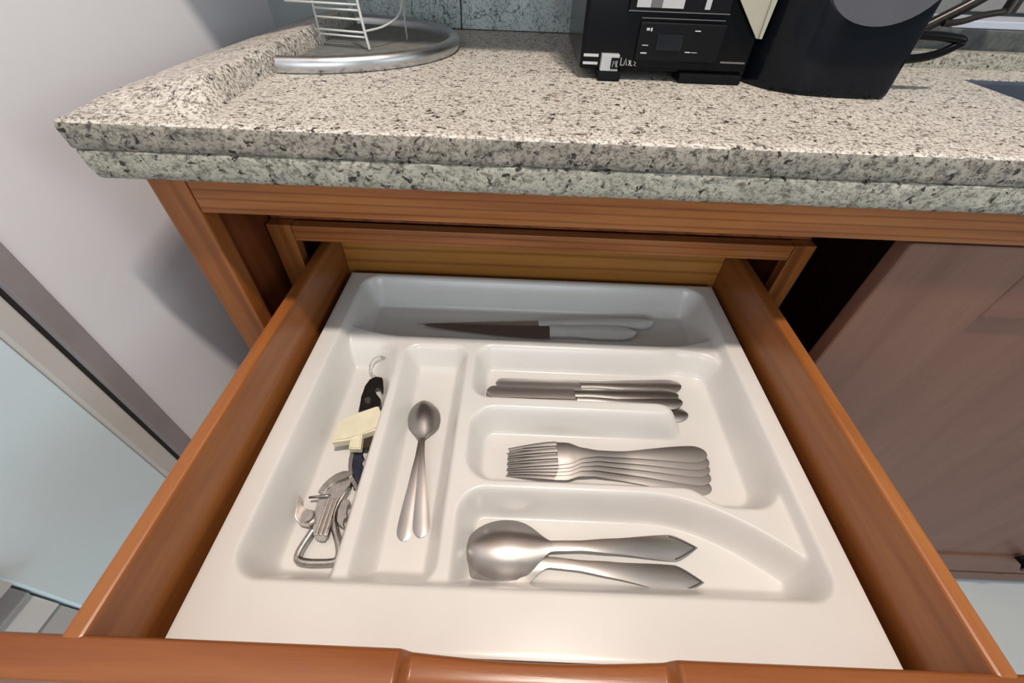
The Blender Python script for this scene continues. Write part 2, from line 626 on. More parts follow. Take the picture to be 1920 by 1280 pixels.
prof_up = [(0.2850, CM), (0.2715, CM), (0.2702, CM + 0.002), (0.2700, CM + 0.006), (0.2700, CM + 0.011), (0.2702, CT - 0.0045), (0.2712, CT - 0.0018), (0.2732, CT - 0.0005), (0.2765, CT), (0.2850, CT)]
bm = edge_run(prof_up, -0.110, 1.85, 0.004, 0.0011, 2.0)
for ((xa, xb), (ya, yb)) in [((-0.110, 1.85), (0.285, 0.30)), ((-0.110, SX0), (0.30, 0.52)), ((-0.110, 1.85), (0.52, 0.7245)), ((SX1, 1.85), (0.30, 0.52))]:
    vs = [bm.verts.new(q) for q in ((xa, ya, CT), (xb, ya, CT), (xb, yb, CT), (xa, yb, CT))]
    bm.faces.new(vs)
    vs2 = [bm.verts.new(q) for q in ((xa, ya, CM), (xa, yb, CM), (xb, yb, CM), (xb, ya, CM))]
    bm.faces.new(vs2)
for q in [((-0.11, 0.285), (-0.11, 0.7245)), ((SX0, 0.30), (SX0, 0.52)), ((SX0, 0.52), (SX1, 0.52)), ((SX1, 0.52), (SX1, 0.30)), ((SX0, 0.30), (SX1, 0.30))]:
    (xa, ya), (xb, yb) = q
    bm.faces.new([bm.verts.new(k) for k in ((xa, ya, CM), (xb, yb, CM), (xb, yb, CT), (xa, ya, CT))])
bmesh.ops.remove_doubles(bm, verts=bm.verts, dist=1e-5)
bmesh.ops.recalc_face_normals(bm, faces=bm.faces)
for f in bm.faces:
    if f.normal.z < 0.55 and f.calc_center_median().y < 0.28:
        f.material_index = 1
link('slab', bm, (granite_top, granite_rough_shaded), ctop, auto=50)
prof_lo = [(0.300, CB), (0.2740, CB), (0.2716, CB + 0.002), (0.2706, CB + 0.006), (0.2705, CB + 0.012), (0.2705, CB + 0.018), (0.2707, CM - 0.0018), (0.2722, CM - 0.0007), (0.300, CM - 0.0007)]
bm = edge_run(prof_lo, -0.1035, 1.85, 0.004, 0.0010, 9.0)
for v in bm.verts:                      # the strip's left end slants outwards towards the top
    if v.co.x < -0.0975:
        v.co.x -= 0.0050 * (v.co.z - CB) / (CM - CB) * (1 + (-0.1035 - v.co.x) / 0.006)
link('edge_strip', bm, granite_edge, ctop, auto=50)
# raised border along the left end of the worktop
bm = bmesh.new()
ys = [0.276] + lin(0.286, 0.7245, 90)
rows = []
for yy in ys:
    hgt = 0.020 * sstep(0.278, 0.335, yy)
    xo = -0.1095 + 0.012 * sstep(0.40, 0.72, yy)
    xi = -0.013
    jx = noise.noise(Vector((3, yy * 90, 0))) * 0.0012
    jz = noise.noise(Vector((9, yy * 120, 4))) * 0.0008
    z1 = CT + hgt
    foot = 0.006 * (1 - sstep(0.30, 0.36, yy)) + 0.003
    zo_ = CT + 0.15 * hgt
    pr = [(xo, CT - 0.001), (xo, zo_), (xo + 0.003, zo_ + 0.001), (xi - 0.02, z1 - 0.10 * hgt + jz), (xi - 0.004, z1 + jz), (xi + jx, z1 - 0.25 * hgt), (xi + 0.5 * foot + jx, CT + 0.35 * hgt), (xi + foot, CT - 0.001)]
    rows.append([bm.verts.new((a, yy, c)) for a, c in pr])
for A, C in zip(rows, rows[1:]):
    for k in range(7):
        bm.faces.new((A[k], A[k + 1], C[k + 1], C[k]))
bm.faces.new(rows[0])
bm.faces.new(rows[-1][::-1])
link('raised_border', bm, granite_top, ctop, auto=40)
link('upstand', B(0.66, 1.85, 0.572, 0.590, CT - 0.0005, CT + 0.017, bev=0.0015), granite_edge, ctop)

# sink
snk = empty('kitchen_sink', (1.1, 0.41, 0.06), 'blue-grey sink basin set into the granite worktop under the window', 'sink')
bm = bmesh.new()
a0, a1, b0, b1, zt, zb = SX0 + 0.0003, SX1 - 0.0003, SY0 + 0.0003, SY1 - 0.0003, CT - 0.0008, 0.09
t0, t1, c0, c1 = a0 + 0.02, a1 - 0.02, b0 + 0.02, b1 - 0.02
top4 = [bm.verts.new(q) for q in ((a0, b0, zt), (a1, b0, zt), (a1, b1, zt), (a0, b1, zt))]
mid4 = [bm.verts.new(q) for q in ((a0 + 0.004, b0 + 0.004, zt - 0.003), (a1 - 0.004, b0 + 0.004, zt - 0.003), (a1 - 0.004, b1 - 0.004, zt - 0.003), (a0 + 0.004, b1 - 0.004, zt - 0.003))]
bot4 = [bm.verts.new(q) for q in ((t0, c0, zb), (t1, c0, zb), (t1, c1, zb), (t0, c1, zb))]
for A, C in ((top4, mid4), (mid4, bot4)):
    for i in range(4):
        bm.faces.new((A[i], A[(i + 1) % 4], C[(i + 1) % 4], C[i]))
bm.faces.new(bot4)
bmesh.ops.solidify(bm, geom=list(bm.faces), thickness=0.002)
link('basin', bm, sink_blue, snk)
bm = bmesh.new()
bmesh.ops.create_cone(bm, cap_ends=True, segments=24, radius1=0.03, radius2=0.027, depth=0.004)
bmesh.ops.translate(bm, vec=(1.10, 0.41, 0.0945), verts=bm.verts)
link('drain', bm, steel_knife, snk, auto=40)

# faucet
fct = empty('faucet', (0.716, 0.606, 0.2662), 'dark bronze faucet with slanting spout on the ledge by the window', 'faucet')
bm = tube(bmesh.new(), [(0.716, 0.606, 0.2662), (0.716, 0.606, 0.2690), (0.716, 0.606, 0.2715)], [0.014, 0.014, 0.010], n=18)
link('base', bm, bronze, fct, auto=40)
pth = smooth_path([(0.716, 0.606, 0.2715), (0.722, 0.606, 0.281), (0.745, 0.604, 0.296), (0.783, 0.601, 0.3215), (0.802, 0.600, 0.340), (0.816, 0.600, 0.348), (0.8225, 0.600, 0.338), (0.8230, 0.600, 0.322), (0.8230, 0.600, 0.3095)], 2)
link('spout', tube(bmesh.new(), pth, [0.0065 if q.z < 0.335 and q.x < 0.8 else 0.0075 for q in pth], n=14), bronze, fct, auto=40)
link('lever', tube(bmesh.new(), smooth_path([(0.752, 0.596, 0.2975), (0.770, 0.594, 0.2990), (0.790, 0.593, 0.3070), (0.812, 0.593, 0.3105)], 2), 0.0035, n=12), bronze, fct, auto=40)

# ------------------------------------------------------------------ base cabinet
cab = empty('base_cabinet', (0.6, 0.45, -0.80), 'orange-brown wooden base cabinet under the granite worktop, holding the pulled-out drawer', 'cabinet')
YF = 0.292
link('face_stile', B(-0.086, -0.0525, YF, YF + 0.022, -0.70, CB - 0.0005, bev=0.002), wood_z, cab)
link('top_rail', B(-0.0515, 1.85, YF + 0.0005, YF + 0.022, 0.1715, CB - 0.0005, bev=0.0015), wood_x, cab)
link('side_panel', B(-0.084, -0.068, YF + 0.0225, 0.72, -0.70, CB - 0.001), wood_side, cab)
link('back_panel', B(-0.0675, 1.835, 0.708, 0.72, -0.70, CB - 0.001), wood_side, cab)
link('bottom_panel', B(-0.0675, 1.835, YF + 0.0225, 0.7075, -0.70, -0.685), wood_side, cab)
link('side_panel', B(1.836, 1.85, YF + 0.0225, 0.72, -0.70, CB - 0.001), wood_side, cab)
link('front_panel', B(-0.052, 0.605, YF + 0.001, YF + 0.02, -0.70, -0.13, bev=0.002), wood_x, cab)
# inner frame around the drawer, set back
link('inner_stile', B(-0.0635, -0.0345, 0.390, 0.405, -0.13, 0.1045, bev=0.001), wood_z, cab)
link('inner_stile', B(0.5775, 0.6030, 0.390, 0.405, -0.13, 0.1045, bev=0.001), wood_z, cab)
link('inner_rail', B(-0.034, 0.577, 0.3905, 0.405, 0.0830, 0.1035, bev=0.001), wood_x, cab)
link('drawer_housing', join_into(join_into(B(-0.0635, -0.05, 0.4055, 0.7075, -0.13, 0.1045), B(0.590, 0.603, 0.4055, 0.7075, -0.13, 0.1045)),
                                 join_into(B(-0.0635, 0.603, 0.4055, 0.7075, 0.105, 0.117), B(-0.0635, 0.603, 0.390, 0.7075, -0.142, -0.1305))), wood_side, cab)
# panelled cabinet door on the right
dx0, dx1, dz0, dz1 = 0.609, 1.75, -0.758, 0.1685
cd = link('door', B(0.69, dx1 - 0.08, YF + 0.008, YF + 0.016, -0.62, 0.09), door_z, cab)


def frame_piece(x0, x1, z0, z1):
    return B(x0, x1, YF + 0.001, YF + 0.021, z0, z1, bev=0.004, seg=3)


link('door_stile', frame_piece(dx0, 0.740, dz0, dz1), door_z, cd)
link('door_stile', frame_piece(dx1 - 0.10, dx1, dz0, dz1), door_z, cd)
link('door_rail', frame_piece(0.7402, dx1 - 0.1002, 0.083, dz1), door_x, cd)
link('door_rail', frame_piece(0.7402, dx1 - 0.1002, -0.70, -0.605), door_x, cd)
link('door_rail', frame_piece(0.7402, dx1 - 0.1002, dz0, -0.712), door_x, cd)
link('kick_board', B(-0.06, 1.85, YF + 0.012, YF + 0.03, -0.80, -0.759), kick_grey, cab)
bm = tube(bmesh.new(), [(1.395, YF + 0.003, -0.598), (1.395, YF - 0.012, -0.598), (1.395, YF - 0.022, -0.598)], [0.010, 0.008, 0.016], n=14)
kn = link('door_knob', bm, black_matte, cd, auto=50)
kn['label'] = 'small dark door knob'

# unseen cupboard above the picture, added to shade the back of the worktop
wc = empty('unseen_shade_cupboard', (0.3, 0.58, 0.57), 'unseen wooden cupboard added above the worktop to shade its back', 'cabinet')
wc['kind'] = 'structure'
link('carcass', B(-0.13, 0.66, 0.450, 0.7245, 0.57, 1.25), wood_z, wc)
for xa, xb in ((-0.13, 0.264), (0.266, 0.66)):
    link('door', B(xa, xb, 0.430, 0.4495, 0.57, 1.25, bev=0.003), wood_z, wc)

# ------------------------------------------------------------------ drawer
drw = empty('drawer', (0.265, 0.23, -0.075), 'pulled-out orange-brown wooden drawer holding the white cutlery tray', 'drawer')
ZT = 0.0585


def long_board(x0, x1):
    bm = B(x0, x1, -0.0150, 0.470, -0.070, ZT, bev=0.0040, seg=4)
    return bm


link('side_board', long_board(-0.0245, -0.0105), wood_y, drw)
link('side_board', long_board(0.5395, 0.5535), wood_y, drw)
link('back_board', B(-0.0103, 0.5393, 0.4555, 0.4695, -0.070, 0.052, bev=0.0015), wood_gold, drw)
link('bottom_board', B(-0.0103, 0.5393, -0.0103, 0.4553, -0.0580, -0.0500), wood_gold, drw)
# front with a scooped finger grip in its top edge
bm = bmesh.new()
rows = []
xs = sorted(set(lin(-0.15, 0.68, 60) + lin(0.176, 0.190, 12) + lin(0.338, 0.352, 12) + lin(0.19, 0.338, 24)))
for xx in xs:
    g = sstep(0.1795, 0.1865, xx) * (1 - sstep(0.3425, 0.3495, xx))
    arch = math.sin(math.pi * min(1, max(0, (xx - 0.183) / 0.163)))
    zt = ZT - 0.0105 * g
    yb = -0.0106 - 0.0030 * g * arch
    rr = 0.002 + 0.0085 * g
    pr = [(yb, -0.095), (yb, zt - 0.003), (yb - 0.0008, zt - 0.001), (yb - 0.0025, zt)]
    for k in range(7):
        a = math.pi / 2 * k / 6
        pr.append((-0.033 + rr - rr * math.sin(a) * 1.0, zt - rr + rr * math.cos(a)))
    pr.append((-0.033, -0.095))
    rows.append([bm.verts.new((xx, a, c)) for a, c in pr])
for A, C in zip(rows, rows[1:]):
    m = len(A)
    for k in range(m):
        bm.faces.new((A[k], A[(k + 1) % m], C[(k + 1) % m], C[k]))
bm.faces.new(rows[0])
bm.faces.new(rows[-1][::-1])
link('front_board', bm, wood_front, drw, auto=45)

# ------------------------------------------------------------------ cutlery tray (one moulded sheet with compartments)
W, D, YT0 = 0.53, 0.443, -0.0068
nx, ny = 300, 254
X, Y = np.meshgrid(np.linspace(0, W, nx), np.linspace(YT0, D, ny), indexing='ij')


def rbox(x0, x1, y0, y1, r):
    cx, cy, hx, hy = (x0 + x1) / 2, (y0 + y1) / 2, (x1 - x0) / 2 - r, (y1 - y0) / 2 - r
    qx, qy = np.abs(X - cx) - hx, np.abs(Y - cy) - hy
    return np.hypot(np.maximum(qx, 0), np.maximum(qy, 0)) + np.minimum(np.maximum(qx, qy), 0) - r


def smin(a, c, k):
    h = np.clip(0.5 + 0.5 * (c - a) / k, 0, 1)
    return c * (1 - h) + a * h - k * h * (1 - h)


def prof(d, wd, e=0.5):
    t = np.clip(-d / wd, 0, 1)
    s = t * t * (3 - 2 * t)
    return s * e + t * (1 - e)


CREST, FLOOR = -0.013, -0.045
s_out = rbox(0.021, 0.511, 0.0365, 0.4365, 0.026)
zo = FLOOR * prof(s_out, 0.020, 0.6)
P1 = rbox(-0.2, 0.8, 0.3265, 0.70, 0.03)
P1 = np.maximum(P1, -0.0 + (0.3265 - Y) + 0.0 * X)
P1 = P1 - 0.0 + 0.018 * (1 - np.clip((X - 0.02) / 0.075, 0, 1)) ** 1.5
P1 = P1 + 0.020 * np.clip((X - 0.44) / 0.07, 0, 1) ** 1.6
P2 = rbox(-0.2, 0.1005, -0.2, 0.332, 0.034)
P2 = np.maximum(P2, X - (0.0995 + (0.308 - Y) * 0.030))
P3 = rbox(0.1060, 0.1855, 0.0415, 0.3140, 0.018)
P3 = np.maximum(P3, (0.1060 + (0.308 - Y) * 0.022) - X)
knives = rbox(0.1945, 0.47, 0.2340, 0.3175, 0.022)
forks = rbox(0.1985, 0.47, 0.1345, 0.2215, 0.028)
chan = rbox(0.425, 0.506, 0.1165, 0.3175, 0.030)
P4 = smin(smin(knives, chan, 0.02), forks, 0.004)
P4 = smin(P4, smin(forks, chan, 0.02), 0.004)
cur = 0.1275 - 3.1 * np.clip(X - 0.372, 0, 1) ** 2
dcur = 6.2 * np.clip(X - 0.372, 0, 1)
P5 = np.maximum(rbox(0.1955, 0.75, -0.2, 0.1275, 0.026), (Y - cur) / np.sqrt(1 + dcur ** 2))


def pocket(d, wd):
    return CREST + (FLOOR - CREST) * prof(d, wd, 0.45)


P2w = 0.014 + 0.036 * np.clip((Y - 0.24) / 0.07, 0, 1)
zp = np.minimum.reduce([pocket(P1, 0.022), CREST + (FLOOR - CREST) * prof(P2, P2w, 0.55 + 0.45 * np.clip((Y - 0.24) / 0.07, 0, 1)), pocket(P3, 0.017), pocket(P4, 0.017), pocket(P5, 0.017)])
k = 0.004
h = np.clip(0.5 + 0.5 * (zo - zp) / k, 0, 1)
Zt = zp * (1 - h) + zo * h + k * h * (1 - h)
Zt = np.where(s_out >= 0, 0.0, np.minimum(Zt, 0.0))
Zt = np.where(s_out > -0.003, Zt * 1.0, Zt)
# slightly rolled outer lip
dedge = np.minimum.reduce([X, W - X, Y - YT0, D - Y])
Zt = Zt - 0.0006 * np.clip(1 - dedge / 0.003, 0, 1) ** 2
verts = np.stack([X, Y, Zt], -1).reshape(-1, 3)
idx = np.arange(nx * ny).reshape(nx, ny)
faces = np.stack([idx[:-1, :-1], idx[1:, :-1], idx[1:, 1:], idx[:-1, 1:]], -1).reshape(-1, 4)
loop = list(idx[:, 0]) + list(idx[-1, 1:]) + list(idx[-2::-1, -1]) + list(idx[0, -2:0:-1])
nb = len(verts)
skirt = verts[loop].copy()
skirt[:, 2] -= 0.014
verts = np.vstack([verts, skirt])
L = len(loop)
sf = [(loop[i], nb + i, nb + (i + 1) % L, loop[(i + 1) % L]) for i in range(L)]
base = np.array([0.265, 0.22, -0.047])
me = bpy.data.meshes.new('cutlery_tray')
me.from_pydata((verts - base).tolist(), [], faces.tolist() + sf)
me.materials.append(white_plastic)
me.polygons.foreach_set('use_smooth', [True] * len(me.polygons))
tray = bpy.data.objects.new('cutlery_tray', me)
COL.objects.link(tray)
tray.location = (base[0], base[1], base[2] + ZO)
tag(tray, 'glossy white plastic cutlery tray with six moulded compartments inside the drawer', 'tray')
bm = bmesh.new()
bm.from_mesh(me)
for e in bm.edges:
    if len(e.link_faces) == 2 and e.calc_face_angle(0) > math.radians(60):
        e.smooth = False
bm.to_mesh(me)
bm.free()
mo = tray.modifiers.new('thickness', 'SOLIDIFY')
mo.thickness = 0.0015
mo.offset = -1


# ------------------------------------------------------------------ cutlery
def flatware(name, parts, a, e, L, roll, label, cat, group, z):
    """place a piece built along +x (0 .. L) so that it runs from a to e (x, y) at height z"""
    root = bpy.data.objects.new(name, None)
    COL.objects.link(root)
    root.empty_display_size = 0.01
    ang = math.atan2(e[1] - a[1], e[0] - a[0])
    dz = z[1] - z[0]
    pitch = -math.asin(max(-0.5, min(0.5, dz / L)))
    root.location = (a[0], a[1], z[0] + ZO)
    root.rotation_euler = Matrix.Rotation(ang, 3, 'Z').__matmul__(Matrix.Rotation(pitch, 3, 'Y')).__matmul__(Matrix.Rotation(roll, 3, 'X')).to_euler()
    tag(root, label, cat, group)
    for nm, me_ in parts:
        o = bpy.data.objects.new(nm, me_)
        COL.objects.link(o)
        o.parent = root
    return root


def mesh_of(name, bm, mat, smooth=True, auto=40):
    bmesh.ops.recalc_face_normals(bm, faces=bm.faces)
    for f in bm.faces:
        f.smooth = True
    for ed in bm.edges:
        if len(ed.link_faces) == 2 and ed.calc_face_angle(0) > math.radians(auto):
            ed.smooth = False
    m = bpy.data.meshes.new(name)
    bm.to_mesh(m)
    bm.free()
    m.materials.append(mat)
    return m


def spoon_meshes(L, bl, bw, dome, neck, tabw, endshape, arch):
    """face-down spoon: bowl tip at x = 0, handle end at x = L"""
    def wbowl(u):
        t = u / bl
        if t < 0.48:
            return bw * math.sqrt(max(0.0, 1 - ((0.48 - t) / 0.48) ** 2)) + 0.0002
        q = (t - 0.48) / 0.52
        return neck + (bw - neck) * (1 - sstep(0.0, 1.0, q ** 1.55))

    def zcrest(u):
        t = u / bl
        zb = dome * math.sqrt(max(0.0, 1 - (1 - t / 0.48) ** 2)) if t < 0.48 else dome + (arch - dome) * sstep(0.48, 1.0, t)
        return zb + 0.001

    def dish(u):
        t = u / bl
        d = zcrest(u) - 0.001
        return d * (1 - sstep(0.60, 1.0, t)) + 0.0005 * sstep(0.6, 1.0, t)

    us = cosl(0.0, bl, 34)
    bowl = sheet(us, wbowl, zcrest, dish, lambda u: 0.0012 + 0.0012 * sstep(0.8 * bl, bl, u), 16)
    tab = tabw

    def whand(u):
        return lerp_tab(tab, u / L) * endshape(u / L)

    def zh(u):
        t = (u - bl) / (L - bl)
        return 0.001 + arch * (1 - sstep(0.0, 0.85, t)) + 0.0025 * math.sin(math.pi * t) + 0.0005

    us = lin(bl, L * 0.93, 30) + cosl(L * 0.93, L, 22)[1:]
    hand = sheet(us, whand, zh, lambda u: 0.0005 * min(1, (whand(u) / neck)) ** 0.5 + 0.0010 * (whand(u) / tab[-1][1]) ** 2 * sstep(0.5, 0.85, u / L), lambda u: 0.0024 - 0.0006 * sstep(bl, L, u), 8)
    return bowl, hand


def round_end(t):
    return math.sqrt(max(0.0, 1 - max(0.0, (t - 0.93) / 0.07) ** 2)) + 0.001


def gothic_end(t):
    return max(0.004, 1 - max(0.0, (t - 0.895) / 0.105) ** 1.25)


# teaspoons
Lt = 0.158
b_, h_ = spoon_meshes(Lt, 0.054, 0.0172, 0.0085, 0.0029, [(0.30, 0.0029), (0.46, 0.0028), (0.6, 0.0042), (0.9, 0.0080), (1.0, 0.0080)], round_end, 0.0050)
tb, th = mesh_of('teaspoon_bowl', b_, steel_spoon), mesh_of('teaspoon_handle', h_, steel_spoon)
flatware('teaspoon', [('bowl', tb), ('handle', th)], (0.1425, 0.2425), (0.1455, 0.0860), Lt, 0, 'steel teaspoon lying underneath another, its handle end pointing to the corkscrew side', 'spoon', None, (-0.0446, -0.0446))
flatware('teaspoon', [('bowl', tb), ('handle', th)], (0.1365, 0.2440), (0.1620, 0.0875), Lt, 0, 'steel teaspoon lying on top of the other one in the narrow compartment', 'spoon', None, (-0.0400, -0.0440))

# tablespoons
Ls = 0.219
b_, h_ = spoon_meshes(Ls, 0.080, 0.0262, 0.0105, 0.0046, [(0.35, 0.0046), (0.48, 0.0044), (0.62, 0.0066), (0.88, 0.0118), (1.0, 0.0118)], gothic_end, 0.0075)


def engraved(scale_w, t0, t1):
    """raised pointed outline near a gothic handle end"""
    pts = []
    for t in lin(t0, t1, 16):
        u = t * Ls
        wv = lerp_tab([(0.35, 0.0046), (0.48, 0.0044), (0.62, 0.0066), (0.88, 0.0118), (1.0, 0.0118)], t) * gothic_end(min(1.0, t + 0.012)) * scale_w
        pts.append((u, wv))
    return pts


sb, sh = mesh_of('tablespoon_bowl', b_, steel_spoon), mesh_of('tablespoon_handle', h_, steel_knife)
oi = engraved(0.86, 0.885, 0.985)
bm = tube(bmesh.new(), [(u, wv, 0.0018) for u, wv in oi] + [(u, -wv, 0.0018) for u, wv in oi[::-1]], 0.0006, n=6)
so = mesh_of('tablespoon_outline', bm, dark_metal)
flatware('tablespoon', [('bowl', sb), ('handle', sh), ('engraved_outline', so)], (0.2030, 0.0752), (0.4235, 0.0600), Ls, 0, 'large steel spoon lying underneath, its pointed handle nearer the drawer front', 'spoon', None, (-0.0446, -0.0446))
flatware('tablespoon', [('bowl', sb), ('handle', sh), ('engraved_outline', so)], (0.2050, 0.0778), (0.4215, 0.0895), Ls, 0, 'large steel spoon with pointed handle, stacked on top of the other large spoon', 'spoon', None, (-0.0382, -0.0438))

# forks: five nested, lying face down
Lf = 0.216
AR = 0.0115


def fz(u):
    t = u / Lf
    if t < 0.30:
        return 0.001 + AR * math.sin(math.pi / 2 * min(1, t / 0.27)) ** 0.9
    return 0.001 + AR * (1 - sstep(0.27, 0.62, t)) + 0.003 * math.sin(math.pi * (t - 0.3) / 0.7)


ft = [(0.0, 0.0125), (0.22, 0.0128), (0.29, 0.0118), (0.36, 0.0058), (0.44, 0.0034), (0.56, 0.0036), (0.9, 0.0095), (1.0, 0.0095)]
us = lin(0.235 * Lf, 0.93 * Lf, 44) + cosl(0.93 * Lf, Lf, 16)[1:]
fh = mesh_of('fork_handle', sheet(us, lambda u: lerp_tab(ft, u / Lf) * round_end(u / Lf), fz, lambda u: 0.0002 + 0.0014 * (lerp_tab(ft, u / Lf) * round_end(u / Lf) / 0.0118) ** 2, lambda u: 0.0020, 8), steel_fork)
tines = []
for c in (-0.0106, -0.00353, 0.00353, 0.0106):
    us = lin(0.0, 0.236 * Lf, 16)
    tines.append(mesh_of('fork_tine', sheet(us, lambda u: 0.0009 + 0.0014 * sstep(0, 0.2 * Lf, u), fz, lambda u: 0.0002, lambda u: 0.0013 + 0.0006 * sstep(0, 0.1, u), 4, cy=lambda u, c=c: c * (0.96 + 0.04 * u / 0.05)), steel_fork))
tips = [(0.2415, 0.1690), (0.2422, 0.1680), (0.2415, 0.1670), (0.2412, 0.1660), (0.2400, 0.1645)]
ends = [(0.4570, 0.1840), (0.4568, 0.1762), (0.4570, 0.1690), (0.4562, 0.1605), (0.4572, 0.1500)]
flab = ['steel table fork on top of the nested fork pile', 'steel table fork second from the top of the fork pile', 'steel table fork in the middle of the nested fork pile',
        'steel table fork second from the bottom of the fork pile', 'steel table fork at the bottom of the pile, handle sticking out towards the drawer front']
for i in range(5):
    flatware('table_fork', [('handle', fh)] + [('tine', t) for t in tines], tips[i], ends[i], Lf, math.radians(6), flab[i], 'fork', 'forks nested in the middle compartment',
             (-0.0436 + 0.0026 * (4 - i), -0.0436 + 0.0026 * (4 - i)))

# table knives
Lk = 0.236


def kn_meshes():
    lb = 0.108
    def wb(u):
        return 0.0088 * math.sqrt(max(0.02, 1 - max(0.0, 1 - u / 0.010) ** 2)) if u < 0.010 else 0.0088 - 0.0008 * u / lb
    blade = sheet(cosl(0, 0.012, 8) + lin(0.014, lb, 16), wb, lambda u: 0.0022, lambda u: 0.0009, lambda u: 0.0013, 8)
    def wh(u):
        return lerp_tab([(lb / Lk, 0.0055), (0.53, 0.0050), (0.75, 0.0085), (0.92, 0.0106), (1.0, 0.0106)], u / Lk) * round_end(u / Lk)
    hand = sheet(lin(lb, 0.93 * Lk, 24) + cosl(0.93 * Lk, Lk, 14)[1:], wh, lambda u: 0.0043 + 0.0008 * sstep(lb, Lk, u), lambda u: 0.0020 * (wh(u) / 0.0106), lambda u: 0.0042, 8)
    return mesh_of('knife_blade', blade, steel_blade), mesh_of('knife_handle', hand, steel_knife)


kb, kh = kn_meshes()
for a, e, zz, lb in [((0.2215, 0.2795), (0.4600, 0.2850), (-0.0447, -0.0447), 'steel table knife lying alone at the back of the knife compartment'),
                     ((0.2190, 0.2575), (0.4535, 0.2405), (-0.0447, -0.0447), 'steel table knife at the bottom of the stack, handle end swung towards the forks'),
                     ((0.2140, 0.2595), (0.4500, 0.2555), (-0.0405, -0.0400), 'steel table knife whose handle lies against the fork divider'),
                     ((0.2115, 0.2600), (0.4510, 0.2655), (-0.0365, -0.0400), 'steel table knife topmost of the stack, its broad dark blade uncovered')]:
    flatware('table_knife', [('blade', kb), ('handle', kh)], a, e, Lk, 0, lb, 'knife', 'table knives in the knife compartment', zz)


# kitchen knives with white handles
def kitchen_meshes(lb, lh, wb, wh):
    L = lb + lh
    bm = bmesh.new()
    n = 26
    rows = []
    for i in range(n + 1):
        u = lb * i / n
        t = i / n
        edge = -wb * (1 - (1 - t) ** 1.8)
        spine = 0.0035 * (t ** 0.6)
        zz = 0.0042
        rows.append([bm.verts.new((u, spine, zz)), bm.verts.new((u, (spine + edge) / 2, zz - 0.0002)), bm.verts.new((u, edge, zz - 0.0006)),
                     bm.verts.new((u, (spine + edge) / 2, zz - 0.0012)), bm.verts.new((u, spine, zz - 0.0016))])
    for A, C in zip(rows, rows[1:]):
        for k in range(5):
            bm.faces.new((A[k], A[(k + 1) % 5], C[(k + 1) % 5], C[k]))
    bm.faces.new(rows[0])
    bm.faces.new(rows[-1][::-1])
    blade = mesh_of('kitchen_blade', bm, steel_blade, auto=60)
    us = cosl(lb, lb + 0.012, 6) + lin(lb + 0.016, L - 0.03, 14) + cosl(L - 0.026, L, 14)
    tab = [(lb, wh * 0.86), (lb + 0.03, wh * 0.78), (lb + 0.07, wh), (L - 0.02, wh * 0.95), (L, wh * 0.8)]
    hand = sheet(us, lambda u: lerp_tab(tab, u) * math.sqrt(max(0.0, 1 - max(0.0, (u - L + 0.02) / 0.02) ** 2)) + 0.0002, lambda u: 0.0105, lambda u: 0.0040, lambda u: 0.0105, 10,
                 cy=lambda u: -0.006)
    return blade, mesh_of('kitchen_handle', hand, white_handle)


k1 = kitchen_meshes(0.188, 0.122, 0.0185, 0.0110)
k2 = kitchen_meshes(0.165, 0.168, 0.0170, 0.0100)
flatware('kitchen_knife', [('blade', k2[0]), ('handle', k2[1])], (0.112, 0.3810), (0.4440, 0.4040), 0.333, 0, 'white-handled kitchen knife lying farther back, its blade under the other', 'knife', 'white-handled kitchen knives in the back compartment', (-0.0447, -0.0420))
flatware('kitchen_knife', [('blade', k1[0]), ('handle', k1[1])], (0.104, 0.3735), (0.4130, 0.3790), 0.310, math.radians(10), 'white-handled kitchen knife in front, its long dark blade in view', 'knife', 'white-handled kitchen knives in the back compartment', (-0.0380, -0.0390))

# ------------------------------------------------------------------ gadgets in the left compartment
co = empty('can_opener', (0.07, 0.10, -0.0447), 'zinc-plated metal can opener with a triangular loop handle', 'can opener')
lp = [(0.0607, 0.0905), (0.0541, 0.0697), (0.0565, 0.0612), (0.0890, 0.0622), (0.0925, 0.0660), (0.0900, 0.0760), (0.0792, 0.0935), (0.0745, 0.1040), (0.0760, 0.1167), (0.0800, 0.1300)]
path = smooth_path([(a, c, -0.0395 + 0.03 * max(0, c - 0.09)) for a, c in lp], 2)
link('loop_handle', tube(bmesh.new(), path, 0.0036, n=10), steel_opener, co, smooth=True)
pl = [(0.0800, 0.1455), (0.0690, 0.1430), (0.0607, 0.1331), (0.0575, 0.1235), (0.0567, 0.1117), (0.0604, 0.0974), (0.0630, 0.0854), (0.0684, 0.0797), (0.0770, 0.0801), (0.0770, 0.0950), (0.0743, 0.1075), (0.0775, 0.1226), (0.0850, 0.1330)]
link('body_plate', prism(pl, -0.0385, lambda a, c: -0.0335 + 0.02 * (c - 0.1), 0.0007, 1), steel_opener, co, auto=35)
cr = [(0.0830, 0.1470), (0.0690, 0.1450), (0.0590, 0.1340), (0.0550, 0.1225), (0.0590, 0.1215), (0.0640, 0.1300), (0.0730, 0.1375), (0.0840, 0.1390)]
link('cutting_crescent', prism(cr, -0.0330, -0.0300, 0.0006, 1), steel_opener, co, auto=35)
bm = tube(bmesh.new(), [(0.0485, 0.1175, -0.0320), (0.0640, 0.1195, -0.0320), (0.0680, 0.1200, -0.0320)], [0.0012, 0.0018, 0.0018], n=8)
link('rivet_bar', bm, steel_opener, co, smooth=True)
wing = [(0.0401, 0.1180), (0.0440, 0.1085), (0.0497, 0.1060), (0.0587, 0.1052), (0.0633, 0.0940), (0.0577, 0.0912), (0.0489, 0.0925), (0.0435, 0.0975)]
link('wing_lug', prism(wing, -0.0370, lambda a, c: -0.0320 + 0.5 * max(0, 0.050 - a), 0.0006, 0), steel_opener, co, auto=35)
bm = bmesh.new()
